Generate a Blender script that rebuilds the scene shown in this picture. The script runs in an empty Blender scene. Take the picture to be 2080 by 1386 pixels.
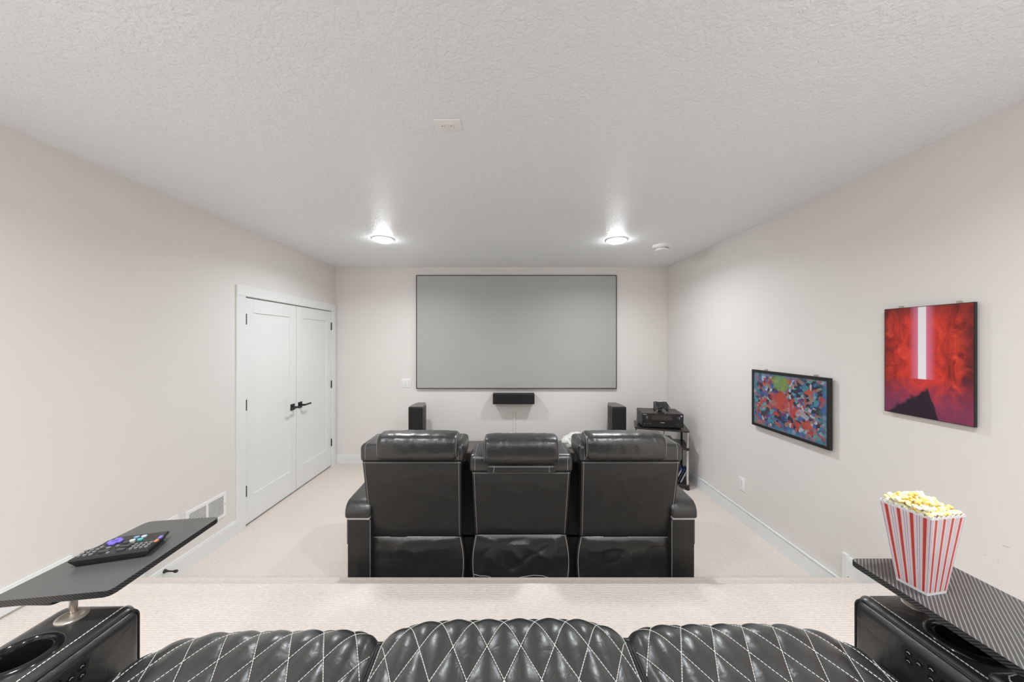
import bpy, bmesh, math, random
from mathutils import Vector, Matrix, noise
PI = math.pi
random.seed(7)
SC = bpy.context.scene
COL = SC.collection

# ---------------------------------------------------------------- camera
cam_d = bpy.data.cameras.new('camera')
cam = bpy.data.objects.new('camera', cam_d); COL.objects.link(cam)
cam.location = (0, 0, 1.62); cam.rotation_euler = (PI/2, 0, 0)
cam_d.sensor_width = 36; cam_d.lens = 36*710/2080
cam_d.shift_x = 7/2080; cam_d.clip_start = .01
SC.camera = cam
# ---------------------------------------------------------------- world, exposure
w = bpy.data.worlds.new('world'); SC.world = w; w.use_nodes = True
w.node_tree.nodes['Background'].inputs[0].default_value = (0, 0, 0, 1)
vs = SC.view_settings
vs.view_transform = 'Standard'; vs.look = 'None'; vs.gamma = 1; vs.use_curve_mapping = False
vs.exposure = 0.25
# ---------------------------------------------------------------- downlights (x, y, watts); last pair added out of view for broader light
CEIL = 2.597
LAMPS = [(-1.20, 3.34, 12.5), (1.04, 3.37, 12.5), (-1.22, .62, 12.5), (1.06, .62, 12.5), (-1.22, -1.7, 27), (1.06, -1.7, 27)]
for lx, ly, lw in LAMPS:
    ld = bpy.data.lights.new('downlight', 'AREA'); ld.shape = 'DISK'; ld.size = .15; ld.energy = lw
    ld.color = (.945, .985, 1.02); ld.spread = math.radians(156)
    lo = bpy.data.objects.new('downlight', ld); COL.objects.link(lo)
    lo.location = (lx, ly, CEIL-.036)

# ================================================================ helpers
def obj(name, bm, mat, parent=None, smooth=False, ang=None):
    me = bpy.data.meshes.new(name)
    bmesh.ops.recalc_face_normals(bm, faces=bm.faces)
    if ang is not None:
        for f in bm.faces: f.smooth = True
        for e in bm.edges:
            if len(e.link_faces) == 2 and e.calc_face_angle(0) > math.radians(ang): e.smooth = False
    elif smooth:
        for f in bm.faces: f.smooth = True
    bm.to_mesh(me); bm.free()
    o = bpy.data.objects.new(name, me); COL.objects.link(o)
    for m in (mat if isinstance(mat, (list, tuple)) else [mat]): me.materials.append(m)
    if parent is not None: o.parent = parent
    return o
def tag(o, label=None, cat=None, group=None, kind=None):
    if label: o['label'] = label
    if cat: o['category'] = cat
    if group: o['group'] = group
    if kind: o['kind'] = kind
    return o
def thing(name, label, cat, loc=(0, 0, 0), rz=0, group=None, kind=None):
    o = bpy.data.objects.new(name, None); COL.objects.link(o)
    o.empty_display_size = .05
    o.location = loc; o.rotation_euler = (0, 0, rz)
    return tag(o, label, cat, group, kind)
def B(): return bmesh.new()
def box(bm, x0, x1, y0, y1, z0, z1, bev=0, seg=2, M=None):
    r = bmesh.ops.create_cube(bm, size=1)
    vsx = r['verts']
    for v in vsx:
        v.co = Vector(((x0+x1)/2+v.co.x*(x1-x0), (y0+y1)/2+v.co.y*(y1-y0), (z0+z1)/2+v.co.z*(z1-z0)))
    if M is not None:
        for v in vsx: v.co = M @ v.co
    if bev > 0:
        es = list({e for v in vsx for e in v.link_edges})
        bmesh.ops.bevel(bm, geom=es, offset=bev, segments=seg, profile=.5, affect='EDGES', clamp_overlap=True)
def tube(bm, pts, r, seg=8, closed=False, cap=True):
    pts = [Vector(p) for p in pts]; n = len(pts); rings = []
    up = Vector((0, 0, 1)); prev = None
    for i, p in enumerate(pts):
        if closed: t = pts[(i+1) % n]-pts[i-1]
        else: t = pts[min(i+1, n-1)]-pts[max(i-1, 0)]
        t.normalize()
        if prev is None:
            a = t.cross(up if abs(t.z) < .9 else Vector((1, 0, 0))).normalized()
        else:
            a = (prev-t*prev.dot(t)).normalized()
        prev = a; b = t.cross(a)
        rr = r[i] if isinstance(r, (list, tuple)) else r
        rings.append([bm.verts.new(p+(a*math.cos(2*PI*k/seg)+b*math.sin(2*PI*k/seg))*rr) for k in range(seg)])
    m = n if closed else n-1
    for i in range(m):
        A, C = rings[i], rings[(i+1) % n]
        for k in range(seg):
            bm.faces.new((A[k], A[(k+1) % seg], C[(k+1) % seg], C[k]))
    if cap and not closed:
        bm.faces.new(rings[0]); bm.faces.new(rings[-1])
def lathe(bm, prof, c=(0, 0, 0), seg=32, axis='z', cap0=False, cap1=False):
    c = Vector(c); rings = []
    for r, h in prof:
        ring = []
        for k in range(seg):
            a = 2*PI*k/seg; u, v = r*math.cos(a), r*math.sin(a)
            p = {'z': (u, v, h), 'y': (u, h, v), 'x': (h, u, v)}[axis]
            ring.append(bm.verts.new(c+Vector(p)))
        rings.append(ring)
    for A, C in zip(rings, rings[1:]):
        for k in range(seg): bm.faces.new((A[k], A[(k+1) % seg], C[(k+1) % seg], C[k]))
    if cap0: bm.faces.new(rings[0])
    if cap1: bm.faces.new(rings[-1])
def prism(bm, poly, z0, z1, bev=0, seg=2, taper=None):
    """outline (x, y) extruded from z0 up to z1"""
    n = len(poly); cx = sum(p[0] for p in poly)/n; cy = sum(p[1] for p in poly)/n
    s = taper or 1
    lo = [bm.verts.new((cx+(x-cx)*s, cy+(y-cy)*s, z0)) for x, y in poly]
    hi = [bm.verts.new((x, y, z1)) for x, y in poly]
    fs = [bm.faces.new(lo[::-1]), bm.faces.new(hi)]
    for i in range(n): fs.append(bm.faces.new((lo[i], lo[(i+1) % n], hi[(i+1) % n], hi[i])))
    if bev:
        es = list({e for f in fs[:2] for e in f.edges})
        bmesh.ops.bevel(bm, geom=es, offset=bev, segments=seg, profile=.5, affect='EDGES', clamp_overlap=True)
def surf(bm, f, nu, nv, wrapu=False, wrapv=False):
    g = [[bm.verts.new(f(i/nu, j/nv)) for j in range(nv if wrapv else nv+1)] for i in range(nu if wrapu else nu+1)]
    for i in range(nu):
        for j in range(nv):
            i2 = (i+1) % len(g); j2 = (j+1) % len(g[0])
            bm.faces.new((g[i][j], g[i2][j], g[i2][j2], g[i][j2]))
    return g
def dashes(bm, pts, r, on=.006, off=.0017, seg=4):
    """stitching: short thread pieces along a polyline"""
    pts = [Vector(p) for p in pts]
    L = [0]
    for a, b in zip(pts, pts[1:]): L.append(L[-1]+(b-a).length)
    def at(s):
        for i in range(len(L)-1):
            if L[i+1] >= s:
                k = (s-L[i])/max(1e-9, L[i+1]-L[i]); return pts[i].lerp(pts[i+1], k)
        return pts[-1]
    s = 0
    i0 = 0
    while s < L[-1]-.001:
        e = min(s+on, L[-1])
        tube(bm, [at(s), at((s+e)/2), at(e)], [r*.75, r, r*.75], seg, cap=False)
        s += on+off
def roundrect(x0, x1, y0, y1, r, n=5):
    out = []
    for cx, cy, a0 in ((x1-r, y1-r, 0), (x0+r, y1-r, PI/2), (x0+r, y0+r, PI), (x1-r, y0+r, 1.5*PI)):
        for k in range(n+1):
            a = a0+PI/2*k/n; out.append((cx+r*math.cos(a), cy+r*math.sin(a)))
    return out
def cut(o, cutters):
    """carve the cutter meshes out of o's own mesh"""
    for bm in cutters:
        c = obj('cutter', bm, [])
        c.parent = o.parent
        m = o.modifiers.new('b', 'BOOLEAN'); m.operation = 'DIFFERENCE'; m.solver = 'EXACT'; m.object = c
        bpy.context.view_layer.update()
        dg = bpy.context.evaluated_depsgraph_get()
        me = bpy.data.meshes.new_from_object(o.evaluated_get(dg))
        o.modifiers.clear(); o.data = me
        bpy.data.objects.remove(c)

# ================================================================ materials
class N:
    def __init__(s, name):
        s.m = bpy.data.materials.new(name); s.m.use_nodes = True
        s.t = s.m.node_tree; s.b = s.t.nodes['Principled BSDF']
    def n(s, typ, ins=None, **kw):
        d = s.t.nodes.new(typ)
        for k, v in kw.items(): setattr(d, k, v)
        for k, v in (ins or {}).items(): s.l(v, d.inputs[k])
        return d
    def l(s, v, sock):
        if hasattr(v, 'is_linked'): s.t.links.new(v, sock)
        else: sock.default_value = v
    def math(s, op, a, b=0.0, c=0.0):
        d = s.n('ShaderNodeMath', {0: a, 1: b, 2: c}, operation=op); return d.outputs[0]
    def mix(s, f, a, b):
        d = s.n('ShaderNodeMix', {0: f, 6: a, 7: b}, data_type='RGBA'); return d.outputs[2]
    def ramp(s, f, stops, interp='LINEAR'):
        d = s.n('ShaderNodeValToRGB', {0: f}); r = d.color_ramp; r.interpolation = interp
        while len(r.elements) < len(stops): r.elements.new(.5)
        for e, (p, c) in zip(r.elements, stops): e.position = p; e.color = c
        return d.outputs[0]
    def noise(s, scale, detail=2, vec=None, rough=.5, dist=0.0):
        d = s.n('ShaderNodeTexNoise', {'Scale': scale, 'Detail': detail, 'Roughness': rough, 'Distortion': dist})
        if vec is not None: s.l(vec, d.inputs['Vector'])
        return d.outputs[0]
    def co(s, out='Object'): return s.n('ShaderNodeTexCoord').outputs[out]
    def mapping(s, vec, scale=(1, 1, 1), rot=(0, 0, 0), loc=(0, 0, 0)):
        d = s.n('ShaderNodeMapping', {'Vector': vec, 'Scale': scale, 'Rotation': rot, 'Location': loc}); return d.outputs[0]
    def bump(s, h, strength=.3, dist=.01, prev=None):
        d = s.n('ShaderNodeBump', {'Height': h, 'Strength': strength, 'Distance': dist})
        if prev is not None: s.l(prev, d.inputs['Normal'])
        return d.outputs[0]
    def set(s, **kw):
        for k, v in kw.items(): s.l(v, s.b.inputs[k.replace('_', ' ')])
        return s.m
def C(r, g, b): return (r, g, b, 1)
def plain(name, c, rough=.5, metal=0, spec=.5, coat=0, bump=None):
    k = N(name); k.set(Base_Color=C(*c), Roughness=rough, Metallic=metal)
    k.b.inputs['Specular IOR Level'].default_value = spec
    k.b.inputs['Coat Weight'].default_value = coat
    if bump: k.set(Normal=k.bump(k.noise(bump[0], 3, k.co()), bump[1], bump[2]))
    return k.m
def leather(name, c, rough, grain=1.0):
    k = N(name); co = k.co()
    f1 = k.noise(420, 3, co); f2 = k.noise(22, 3, co, dist=.6); f3 = k.noise(70, 2, co, dist=1.5)
    b = k.bump(f2, .15*grain, .02); b = k.bump(f3, .035*grain, .006, b); b = k.bump(f1, .12*grain, .0010, b)
    col = k.mix(f2, C(c[0]*.8, c[1]*.8, c[2]*.8), C(c[0]*1.25, c[1]*1.25, c[2]*1.22))
    r = k.math('MULTIPLY_ADD', f3, .06, rough-.03)
    k.set(Base_Color=col, Roughness=r, Normal=b); return k.m
M = {}
def wall_mat(name, c):
    k = N(name); co = k.co()
    v = k.noise(3, 3, co)
    col = k.mix(v, C(*[x*.985 for x in c]), C(*[min(1, x*1.01) for x in c]))
    k.set(Base_Color=col, Roughness=.55, Normal=k.bump(k.noise(190, 3, co), .12, .002))
    k.b.inputs['Specular IOR Level'].default_value = .3
    return k.m
M['wall'] = wall_mat('wall_paint', (.828, .793, .757))
k = N('ceiling_knockdown'); co = k.co()
n1 = k.noise(48, 4, co, .55, .7); n2 = k.noise(130, 2, co)
h = k.ramp(n1, [(.36, C(0, 0, 0)), (.58, C(1, 1, 1))])
k.set(Base_Color=C(.93, .95, .965), Roughness=.42, Normal=k.bump(n2, .12, .002, k.bump(h, .55, .0035)))
k.b.inputs['Specular IOR Level'].default_value = .45
M['ceiling'] = k.m
k = N('ribbed_carpet'); co = k.co()
wob = k.noise(7, 2, co)
mp = k.mapping(co, (14, 66, 66))
st = k.noise(3.2, 3, mp, .6)          # short streaks running across the room
fz = k.noise(420, 2, co); blot = k.noise(2.3, 3, co); 
wv = k.n('ShaderNodeTexWave', {'Vector': co, 'Scale': 26.0, 'Distortion': 2.2, 'Detail': 2.0, 'Detail Scale': 3.0}, wave_type='BANDS', bands_direction='Y').outputs[1]
f = k.math('ADD', k.math('MULTIPLY', st, .62), k.math('MULTIPLY', wv, .07))
f = k.math('ADD', f, k.math('MULTIPLY', fz, .34))
colr = k.ramp(f, [(.30, C(.62, .535, .48)), (.72, C(.95, .865, .80))])
colr = k.mix(k.math('MULTIPLY', blot, .35), colr, C(.83, .745, .68))
hh = k.math('ADD', k.math('MULTIPLY', wv, .6), k.math('ADD', st, fz))
k.set(Base_Color=colr, Roughness=.95, Normal=k.bump(hh, .45, .006))
k.b.inputs['Specular IOR Level'].default_value = .1
k.b.inputs['Sheen Weight'].default_value = .15
M['carpet'] = k.m
M['trim'] = plain('white_trim_paint', (.86, .87, .86), .35)
M['door'] = plain('white_door_paint', (.86, .87, .855), .38)
M['plastic_white'] = plain('white_plastic', (.92, .92, .905), .35)
M['slot'] = plain('dark_slot', (.03, .03, .03), .6)
M['black_metal'] = plain('matte_black_metal', (.012, .012, .012), .42)
M['chrome'] = plain('chrome', (.75, .74, .72), .16, 1)
M['satin'] = plain('satin_silver_trim', (.72, .70, .67), .4, .2)
M['socket'] = plain('pale_nickel_socket', (.66, .60, .51), .28, .45)
M['nickel'] = plain('brushed_nickel', (.62, .57, .50), .3, 1)
M['leather'] = leather('black_leather', (.021, .0208, .0203), .33)
M['leather_soft'] = leather('black_leather_back', (.026, .0252, .0243), .42, .45)
M['leather_quilt'] = leather('black_quilted_leather', (.021, .021, .0207), .32, .8)
for k_ in ('leather_quilt', 'leather'):
    p_ = M[k_].node_tree.nodes['Principled BSDF'].inputs
    p_['Specular IOR Level'].default_value = .85; p_['Coat Weight'].default_value = .22; p_['Coat Roughness'].default_value = .22
M['thread'] = plain('pale_thread', (.74, .73, .69), .7)
M['thread_grey'] = plain('grey_thread', (.40, .39, .37), .7)
M['piping'] = plain('black_piping', (.010, .010, .010), .38)
M['black_plastic'] = plain('black_plastic', (.010, .010, .0105), .35)
M['black_gloss'] = plain('glossy_black_plastic', (.008, .008, .009), .13)
M['void'] = plain('black_frame_gap_shade', (.004, .004, .004), .9)  # near-black for sofa bases and for the painted shade in backrest gaps
M['mark'] = plain('pale_print', (.55, .56, .58), .5)
k = N('projection_fabric'); co = k.co()
k.set(Base_Color=k.mix(k.noise(2.0, 2, co), C(.43, .432, .42), C(.45, .452, .44)), Roughness=.6, Normal=k.bump(k.noise(900, 1, co), .06, .0005)); M['screen'] = k.m
M['speaker'] = plain('black_speaker_vinyl', (.014, .0135, .013), .5, bump=(300, .15, .001))
M['grille'] = plain('black_speaker_cloth', (.009, .009, .009), .85, bump=(800, .4, .001))
M['console'] = plain('grey_brown_laminate', (.13, .112, .10), .35)
M['rack_shelf'] = plain('black_laminate', (.016, .014, .0135), .3)
M['cloth'] = plain('white_cloth', (.86, .84, .80), .85, bump=(60, .5, .01))

def carbon(name, lo, hi, ang, lw):
    k = N(name); co = k.co()
    mp = k.mapping(co, (1, 1, 1), (0, 0, ang))
    sx = k.n('ShaderNodeSeparateXYZ', {0: mp}).outputs
    wob = k.math('MULTIPLY', k.noise(5, 2, co), .006)
    ph = k.math('FRACT', k.math('DIVIDE', k.math('ADD', sx[0], wob), .0069))
    d = k.math('ABSOLUTE', k.math('SUBTRACT', ph, .5))
    line = k.ramp(d, [(0.02, C(1, 1, 1)), (.16+lw, C(0, 0, 0))])
    fine = k.noise(900, 1, k.mapping(co, (1, .15, 1), (0, 0, ang)))
    col = k.mix(line, C(*lo), C(*hi))
    col = k.mix(k.math('MULTIPLY', fine, .25), col, C(lo[0]*.6, lo[1]*.6, lo[2]*.6))
    k.set(Base_Color=col, Roughness=.34); return k.m
M['carbon'] = carbon('carbon_weave', (.056, .054, .052), (.27, .27, .265), PI/4, .05)
M['carbon_plain'] = carbon('carbon_weave_faint', (.088, .086, .083), (.105, .103, .10), PI/4, .2)
k = N('carbon_edge'); co = k.co()
wv = k.n('ShaderNodeTexWave', {'Vector': k.mapping(co, (1, 1, 1.4)), 'Scale': 70.0}, wave_type='BANDS', bands_direction='DIAGONAL').outputs[1]
k.set(Base_Color=k.ramp(wv, [(.5, C(.012, .012, .012)), (.9, C(.085, .085, .083))]), Roughness=.4); M['carbon_edge'] = k.m
k = N('lamp_diffuser'); k.set(Base_Color=C(.9, .9, .88)); k.b.inputs['Emission Color'].default_value = (.96, .985, 1, 1)
k.b.inputs['Emission Strength'].default_value = 60; M['lamp'] = k.m

# ================================================================ room shell
XL, XR, YF, YB = -2.287, 2.098, 4.625, -2.7
def struct(name, bm, m, **kw): return tag(obj(name, bm, m, **kw), kind='structure')
bm = B(); box(bm, XL-.3, XR+.3, YB-.2, YF+.2, -.12, 0); struct('floor', bm, M['carpet'])
bm = B(); box(bm, XL-.15, XR+.15, YB-.15, YF+.15, CEIL, CEIL+.1); struct('ceiling', bm, M['ceiling'])
bm = B(); box(bm, XL-.15, XR+.15, YF, YF+.12, 0, CEIL); struct('wall_front', bm, M['wall'])
bm = B(); box(bm, XL-.15, XR+.15, YB-.12, YB, 0, CEIL); struct('wall_back', bm, M['wall'])
bm = B(); box(bm, XR, XR+.12, YB, YF, 0, CEIL); wr = struct('wall_right', bm, M['wall'])
DY0, DY1, DZ = 3.022, 4.512, 2.014
bm = B(); box(bm, XL-.12, XL, YB, DY0, 0, CEIL); box(bm, XL-.12, XL, DY1, YF, 0, CEIL); box(bm, XL-.12, XL, DY0, DY1, DZ, CEIL)
struct('wall_left', bm, M['wall'])
scuff = plain('grey_scuff', (.35, .33, .31), .7)
for y0, y1, z0, z1 in ((1.462, 1.484, .750, .753), (1.536, 1.545, .674, .676), (1.492, 1.500, .671, .673)):
    bm = B()
    q = [bm.verts.new(p) for p in ((XR-.0006, y0, z0+.004), (XR-.0006, y1, z0), (XR-.0006, y1, z0+.0022), (XR-.0006, y0, z1+.002))]
    bm.faces.new(q); obj('scuff_mark', bm, scuff, wr)
# carpeted risers
def nosed(bm, y0, y1, z, r=.028):
    prof = [(y0, 0), (y0, z)]+[(y1-r+r*math.sin(a), z-r+r*math.cos(a)) for a in [PI/2*i/8 for i in range(9)]]+[(y1-.006, z*.4), (y1-.006, 0)]
    a = [bm.verts.new((XL, y, zz)) for y, zz in prof]; b = [bm.verts.new((XR, y, zz)) for y, zz in prof]
    n = len(prof)
    for i in range(n): bm.faces.new((a[i], a[(i+1) % n], b[(i+1) % n], b[i]))
    bm.faces.new(a); bm.faces.new(b)
bm = B(); nosed(bm, 1.7, 2.155, .175); struct('carpeted_step', bm, M['carpet'], ang=50)
PLAT = .37
bm = B(); nosed(bm, YB, 1.822, PLAT); struct('carpeted_platform', bm, M['carpet'], ang=50)
# baseboards
def base(name, pts, parent=None, h=.117, t=.014):
    """pts: boxes (x0, x1, y0, y1, z0)"""
    bm = B()
    for x0, x1, y0, y1, z0 in pts:
        box(bm, x0, x1, y0, y1, z0, z0+h-.012)
        ix0, ix1, iy0, iy1 = x0, x1, y0, y1
        if x1-x0 < .05:
            if x0 <= XL+.001: ix1 = x1-.004
            else: ix0 = x0+.004
        else: iy0 = y0+.004
        box(bm, ix0, ix1, iy0, iy1, z0+h-.012, z0+h)
    return struct(name, bm, M['trim'])
t = .014
base('baseboard_front', [(XL, XR, YF-t, YF, 0)])
base('baseboard_left', [(XL, XL+t, 2.165, 2.925, 0), (XL, XL+t, 1.83, 2.15, .175), (XL, XL+t, YB, 1.825, PLAT+.014)])
base('baseboard_right', [(XR-t, XR, 2.165, YF, 0), (XR-t, XR, 1.83, 2.15, .175), (XR-t, XR, YB, 1.825, PLAT)])
for i, (xa, xb) in enumerate(((XL, XL+.016), (XR-.016, XR))):
    bm = B(); box(bm, xa, xb, 2.15, 2.185, 0, .302, .002)
    struct('trim_%d' % (i+2), bm, M['trim'])
# quarter-round cable channel along the right baseboard top
bm = B()
box(bm, XR-.018, XR-.002, 2.19, 2.60, .1172, .125, .002); box(bm, XR-.018, XR-.002, 2.606, 3.02, .1172, .125, .002); box(bm, XR-.018, XR-.002, 3.026, 3.80, .1172, .125, .002)
box(bm, XR-.02, XR-.001, 2.594, 2.612, .1172, .127, .001); box(bm, XR-.02, XR-.001, 3.014, 3.032, .1172, .127, .001)
tag(obj('cable_channel', bm, M['trim']), 'thin white cable channel lying along top of right baseboard', 'cable channel')

# ---------------------------------------------------------------- double door
bm = B()
cx0, cx1 = XL-.001, XL+.014
box(bm, cx0, cx1, 2.926, 3.026, 0, 2.008, .002); box(bm, cx0, cx1, 4.508, 4.602, 0, 2.008, .002); box(bm, cx0, cx1+.002, 2.926, 4.602, 2.008, 2.098, .003)
box(bm, XL-.11, XL+.002, 3.018, 3.028, 0, 2.01); box(bm, XL-.11, XL+.002, 4.506, 4.516, 0, 2.01); box(bm, XL-.11, XL, 3.02, 4.512, 2.004, 2.016)
struct('trim_1', bm, M['trim'])
def leaf(n, y0, y1, hinge_y, rose_y, lev):
    d = thing('door_%d' % n, None, None, (XL, (y0+y1)/2, 0), kind='structure')
    W = (y1-y0)/2; st = .107
    bm = B(); xf, xb = -.001, -.037
    box(bm, xb, xf, -W, -W+st, .018, 1.997, .0015); box(bm, xb, xf, W-st, W, .018, 1.997, .0015)
    box(bm, xb, xf, -W+st, W-st, .018, .252, .0015); box(bm, xb, xf, -W+st, W-st, 1.872, 1.997, .0015)
    obj('door_frame', bm, M['door'], d)
    bm = B(); box(bm, xb+.008, xf-.009, -W+st-.004, W-st+.004, .248, 1.876)
    obj('door_panel', bm, M['door'], d)
    hy = hinge_y-(y0+y1)/2
    for z in (1.81, 1.063, .314):
        bm = B()
        for q in range(5): lathe(bm, [(.0065, z-.047+q*.019), (.0065, z-.047+q*.019+.0175)], (.009 if n == 1 else .005, hy, 0), 10, cap0=True, cap1=True)
        box(bm, -.006, -.003, hy-.011, hy+.011, z-.046, z+.046)
        obj('hinge', bm, M['black_metal'], d)
    ry = rose_y-(y0+y1)/2
    bm = B(); box(bm, -.006, .006, ry-.034, ry+.034, .887, .953, .002)
    hd = obj('handle', bm, M['black_metal'], d)
    bm = B(); lathe(bm, [(.011, .004), (.011, .055)], (0, ry, .92), 14, 'x', True, True)
    ya, yb2 = (ry-.012, ry+.118) if lev > 0 else (ry-.118, ry+.012)
    box(bm, .048, .06, ya, yb2, .911, .929, .003)
    obj('lever', bm, M['black_metal'], hd)
    return d
leaf(1, 3.032, 3.764, 3.0335, 3.700, -1)
leaf(2, 3.770, 4.502, 4.506, 3.833, 1)

# ---------------------------------------------------------------- ceiling and wall fittings
LL = ['lit recessed ceiling light nearest the double doors', 'lit recessed ceiling light beside the smoke detector',
      'recessed ceiling light over left end of the rear sofa', 'recessed ceiling light over right end of the rear sofa',
      'added unseen recessed ceiling light at left behind the rear sofa', 'added unseen recessed ceiling light at right behind the rear sofa']
for (lx, ly, lw), lab in zip(LAMPS, LL):
    d = thing('recessed_light', lab, 'ceiling light', (lx, ly, CEIL), 0, 'recessed ceiling lights')
    bm = B(); lathe(bm, [(.082, 0), (.082, -.006), (.096, -.009), (.104, -.004), (.104, 0)], seg=48)
    obj('trim_ring', bm, M['plastic_white'], d, ang=40)
    bm = B(); lathe(bm, [(.081, -.002), (.08, -.016), (.070, -.025), (.045, -.031), (.012, -.033)], seg=40, cap1=True)
    obj('diffuser', bm, M['lamp'], d, smooth=True)
d = thing('smoke_detector', 'round white smoke detector on ceiling near the right wall', 'smoke detector', (1.566, 3.576, CEIL))
bm = B(); lathe(bm, [(.090, 0), (.090, -.016), (.084, -.022), (.068, -.024)], seg=40, cap1=True); obj('base_plate', bm, M['plastic_white'], d, ang=40)
bm = B(); lathe(bm, [(.066, -.023), (.066, -.042), (.058, -.051), (.040, -.054), (.037, -.050), (.006, -.050)], seg=40, cap1=True); obj('cover', bm, M['plastic_white'], d, ang=40)
bm = B()
for q in range(20):
    a = 2*PI*q/20; box(bm, -.007, .007, .064, .0672, -.037, -.031, M=Matrix.Rotation(a, 4, 'Z'))
obj('vent_slots', bm, M['slot'], d)

def receptacle(d, face, c):
    """two sockets; face(a, b, h) -> xyz, a along the plate, h out of it"""
    for s in (-1, 1):
        bm = B(); pl = roundrect(-.017, .017, -.0145, .0145, .009)
        lo = [bm.verts.new(face(s*.0195+x, y, .005)) for x, y in pl]; hi = [bm.verts.new(face(s*.0195+x, y, .0072)) for x, y in pl]
        n = len(pl); bm.faces.new(hi); bm.faces.new(lo)
        for i in range(n): bm.faces.new((lo[i], lo[(i+1) % n], hi[(i+1) % n], hi[i]))
        so = obj('socket', bm, M['plastic_white'], d)
        bm = B()
        for x0, x1, y0, y1 in ((.001, .0075, -.0075, -.0052), (.001, .0075, .0052, .0075), (-.0095, -.0045, -.0025, .0025)):
            q = [bm.verts.new(face(s*.0195+x, y, .0075)) for x, y in ((x0, y0), (x1, y0), (x1, y1), (x0, y1))]
            bm.faces.new(q)
        obj('socket_slots', bm, M['slot'], so)
    bm = B(); p = face(0, 0, .0052)
    q = [bm.verts.new(face(.0028*math.cos(a), .0028*math.sin(a), .0068)) for a in [2*PI*i/10 for i in range(10)]]; bm.faces.new(q)
    obj('screw', bm, M['chrome'], d)
d = thing('ceiling_outlet', 'white duplex power outlet plate on the ceiling', 'power outlet', (-.272, 1.577, CEIL))
bm = B(); box(bm, -.06, .06, -.042, .042, -.006, 0, .003); obj('cover_plate', bm, M['plastic_white'], d, ang=50)
receptacle(d, lambda a, b, h: Vector((a, b, -h)), None)
d = thing('wall_outlet', 'white duplex power outlet low on the right wall', 'power outlet', (XR, 3.137, .337))
bm = B(); box(bm, -.006, 0, -.039, .039, -.06, .06, .003); obj('cover_plate', bm, M['plastic_white'], d, ang=50)
receptacle(d, lambda a, b, h: Vector((-h, b, -a)), None)
d = thing('light_switch', 'white double rocker light switch left of the projection screen', 'light switch', (-1.355, YF, 1.063))
bm = B(); box(bm, -.06, .06, -.006, 0, -.06, .06, .003); obj('cover_plate', bm, M['plastic_white'], d, ang=50)
for s in (-.024, .024):
    bm = B(); box(bm, s-.0175, s+.0175, -.0065, -.004, -.034, .034, .001)
    fr = obj('rocker_frame', bm, plain('rocker_gap', (.45, .44, .42), .5), d)
    bm = B(); box(bm, s-.0155, s+.0155, -.011, -.005, -.032, .032, .002, M=Matrix.Rotation(.06, 4, 'X')); obj('rocker', bm, M['plastic_white'], d)

# return-air grille and blank plate, left wall
d = thing('return_air_grille', 'white louvred return air grille low on the left wall', 'vent', (XL, 2.648, .309))
bm = B()
hw, hh = .176, .097
box(bm, 0, .007, -hw, hw, hh-.022, hh, .0015); box(bm, 0, .007, -hw, hw, -hh, -hh+.022, .0015)
box(bm, 0, .007, -hw, -hw+.024, -hh+.02, hh-.02, .0015); box(bm, 0, .007, hw-.024, hw, -hh+.02, hh-.02, .0015); box(bm, 0, .0065, -.009, .009, -hh+.02, hh-.02)
obj('frame', bm, M['plastic_white'], d)
bm = B(); box(bm, .0002, .001, -hw+.01, hw-.01, -hh+.01, hh-.01); obj('duct_backing', bm, plain('duct_shadow', (.03, .03, .03), .9), d)
for s in (-1, 1):
    for q in range(13):
        z = -hh+.030+q*.0114
        bm = B(); y0, y1 = (-hw+.023, -.008) if s < 0 else (.008, hw-.023)
        box(bm, -.0005, .0005, y0, y1, -.0047, .0047, M=Matrix.Translation((.0044, 0, z)) @ Matrix.Rotation(.35, 4, 'Y'))
        obj('slat', bm, M['plastic_white'], d)
for y in (-hw+.011, hw-.011):
    bm = B(); lathe(bm, [(.004, .007), (.003, .0085)], (0, y, 0), 10, 'x', cap1=True); obj('screw', bm, M['chrome'], d)
d = thing('blank_wall_plate', 'plain white wall plate beside the louvred air grille, above left tray', 'wall plate', (XL, 2.338, .327))
bm = B(); box(bm, 0, .006, -.078, .078, -.097, .097, .002); obj('cover_plate', bm, M['plastic_white'], d)
for z in (-.07, .07):
    bm = B(); lathe(bm, [(.004, .006), (.003, .0072)], (0, 0, z), 10, 'x', cap1=True); obj('screw', bm, M['chrome'], d)
# door stop
d = thing('door_stop', 'small black door stop sticking out of the left baseboard', 'door stop', (XL+t, 2.31, .098))
bm = B(); lathe(bm, [(.013, 0), (.013, .004), (.009, .010), (.0055, .022), (.0045, .045), (.0055, .066)], (0, 0, 0), 18, 'x', cap0=True, cap1=True); obj('stem', bm, M['black_metal'], d, ang=40)
bm = B(); lathe(bm, [(.0085, .064), (.0095, .068), (.0095, .080), (.008, .083)], (0, 0, 0), 18, 'x', cap0=True, cap1=True); obj('rubber_tip', bm, M['black_plastic'], d, ang=40)

# ---------------------------------------------------------------- projection screen
d = thing('projection_screen', 'large grey projection screen with thin black frame on front wall', 'projector screen', (.1035, YF, 1.7395))
W, H = 1.3185, .7465
bm = B(); box(bm, -W+.006, W-.006, -.030, -.006, -H+.006, H-.006); obj('screen_fabric', bm, M['screen'], d)
for a in ((-W, W, -H, -H+.009), (-W, W, H-.009, H), (-W, -W+.009, -H+.009, H-.009), (W-.009, W, -H+.009, H-.009)):
    bm = B(); box(bm, a[0], a[1], -.035, 0, a[2], a[3], .0015); obj('frame_rail', bm, M['black_metal'], d)
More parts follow.
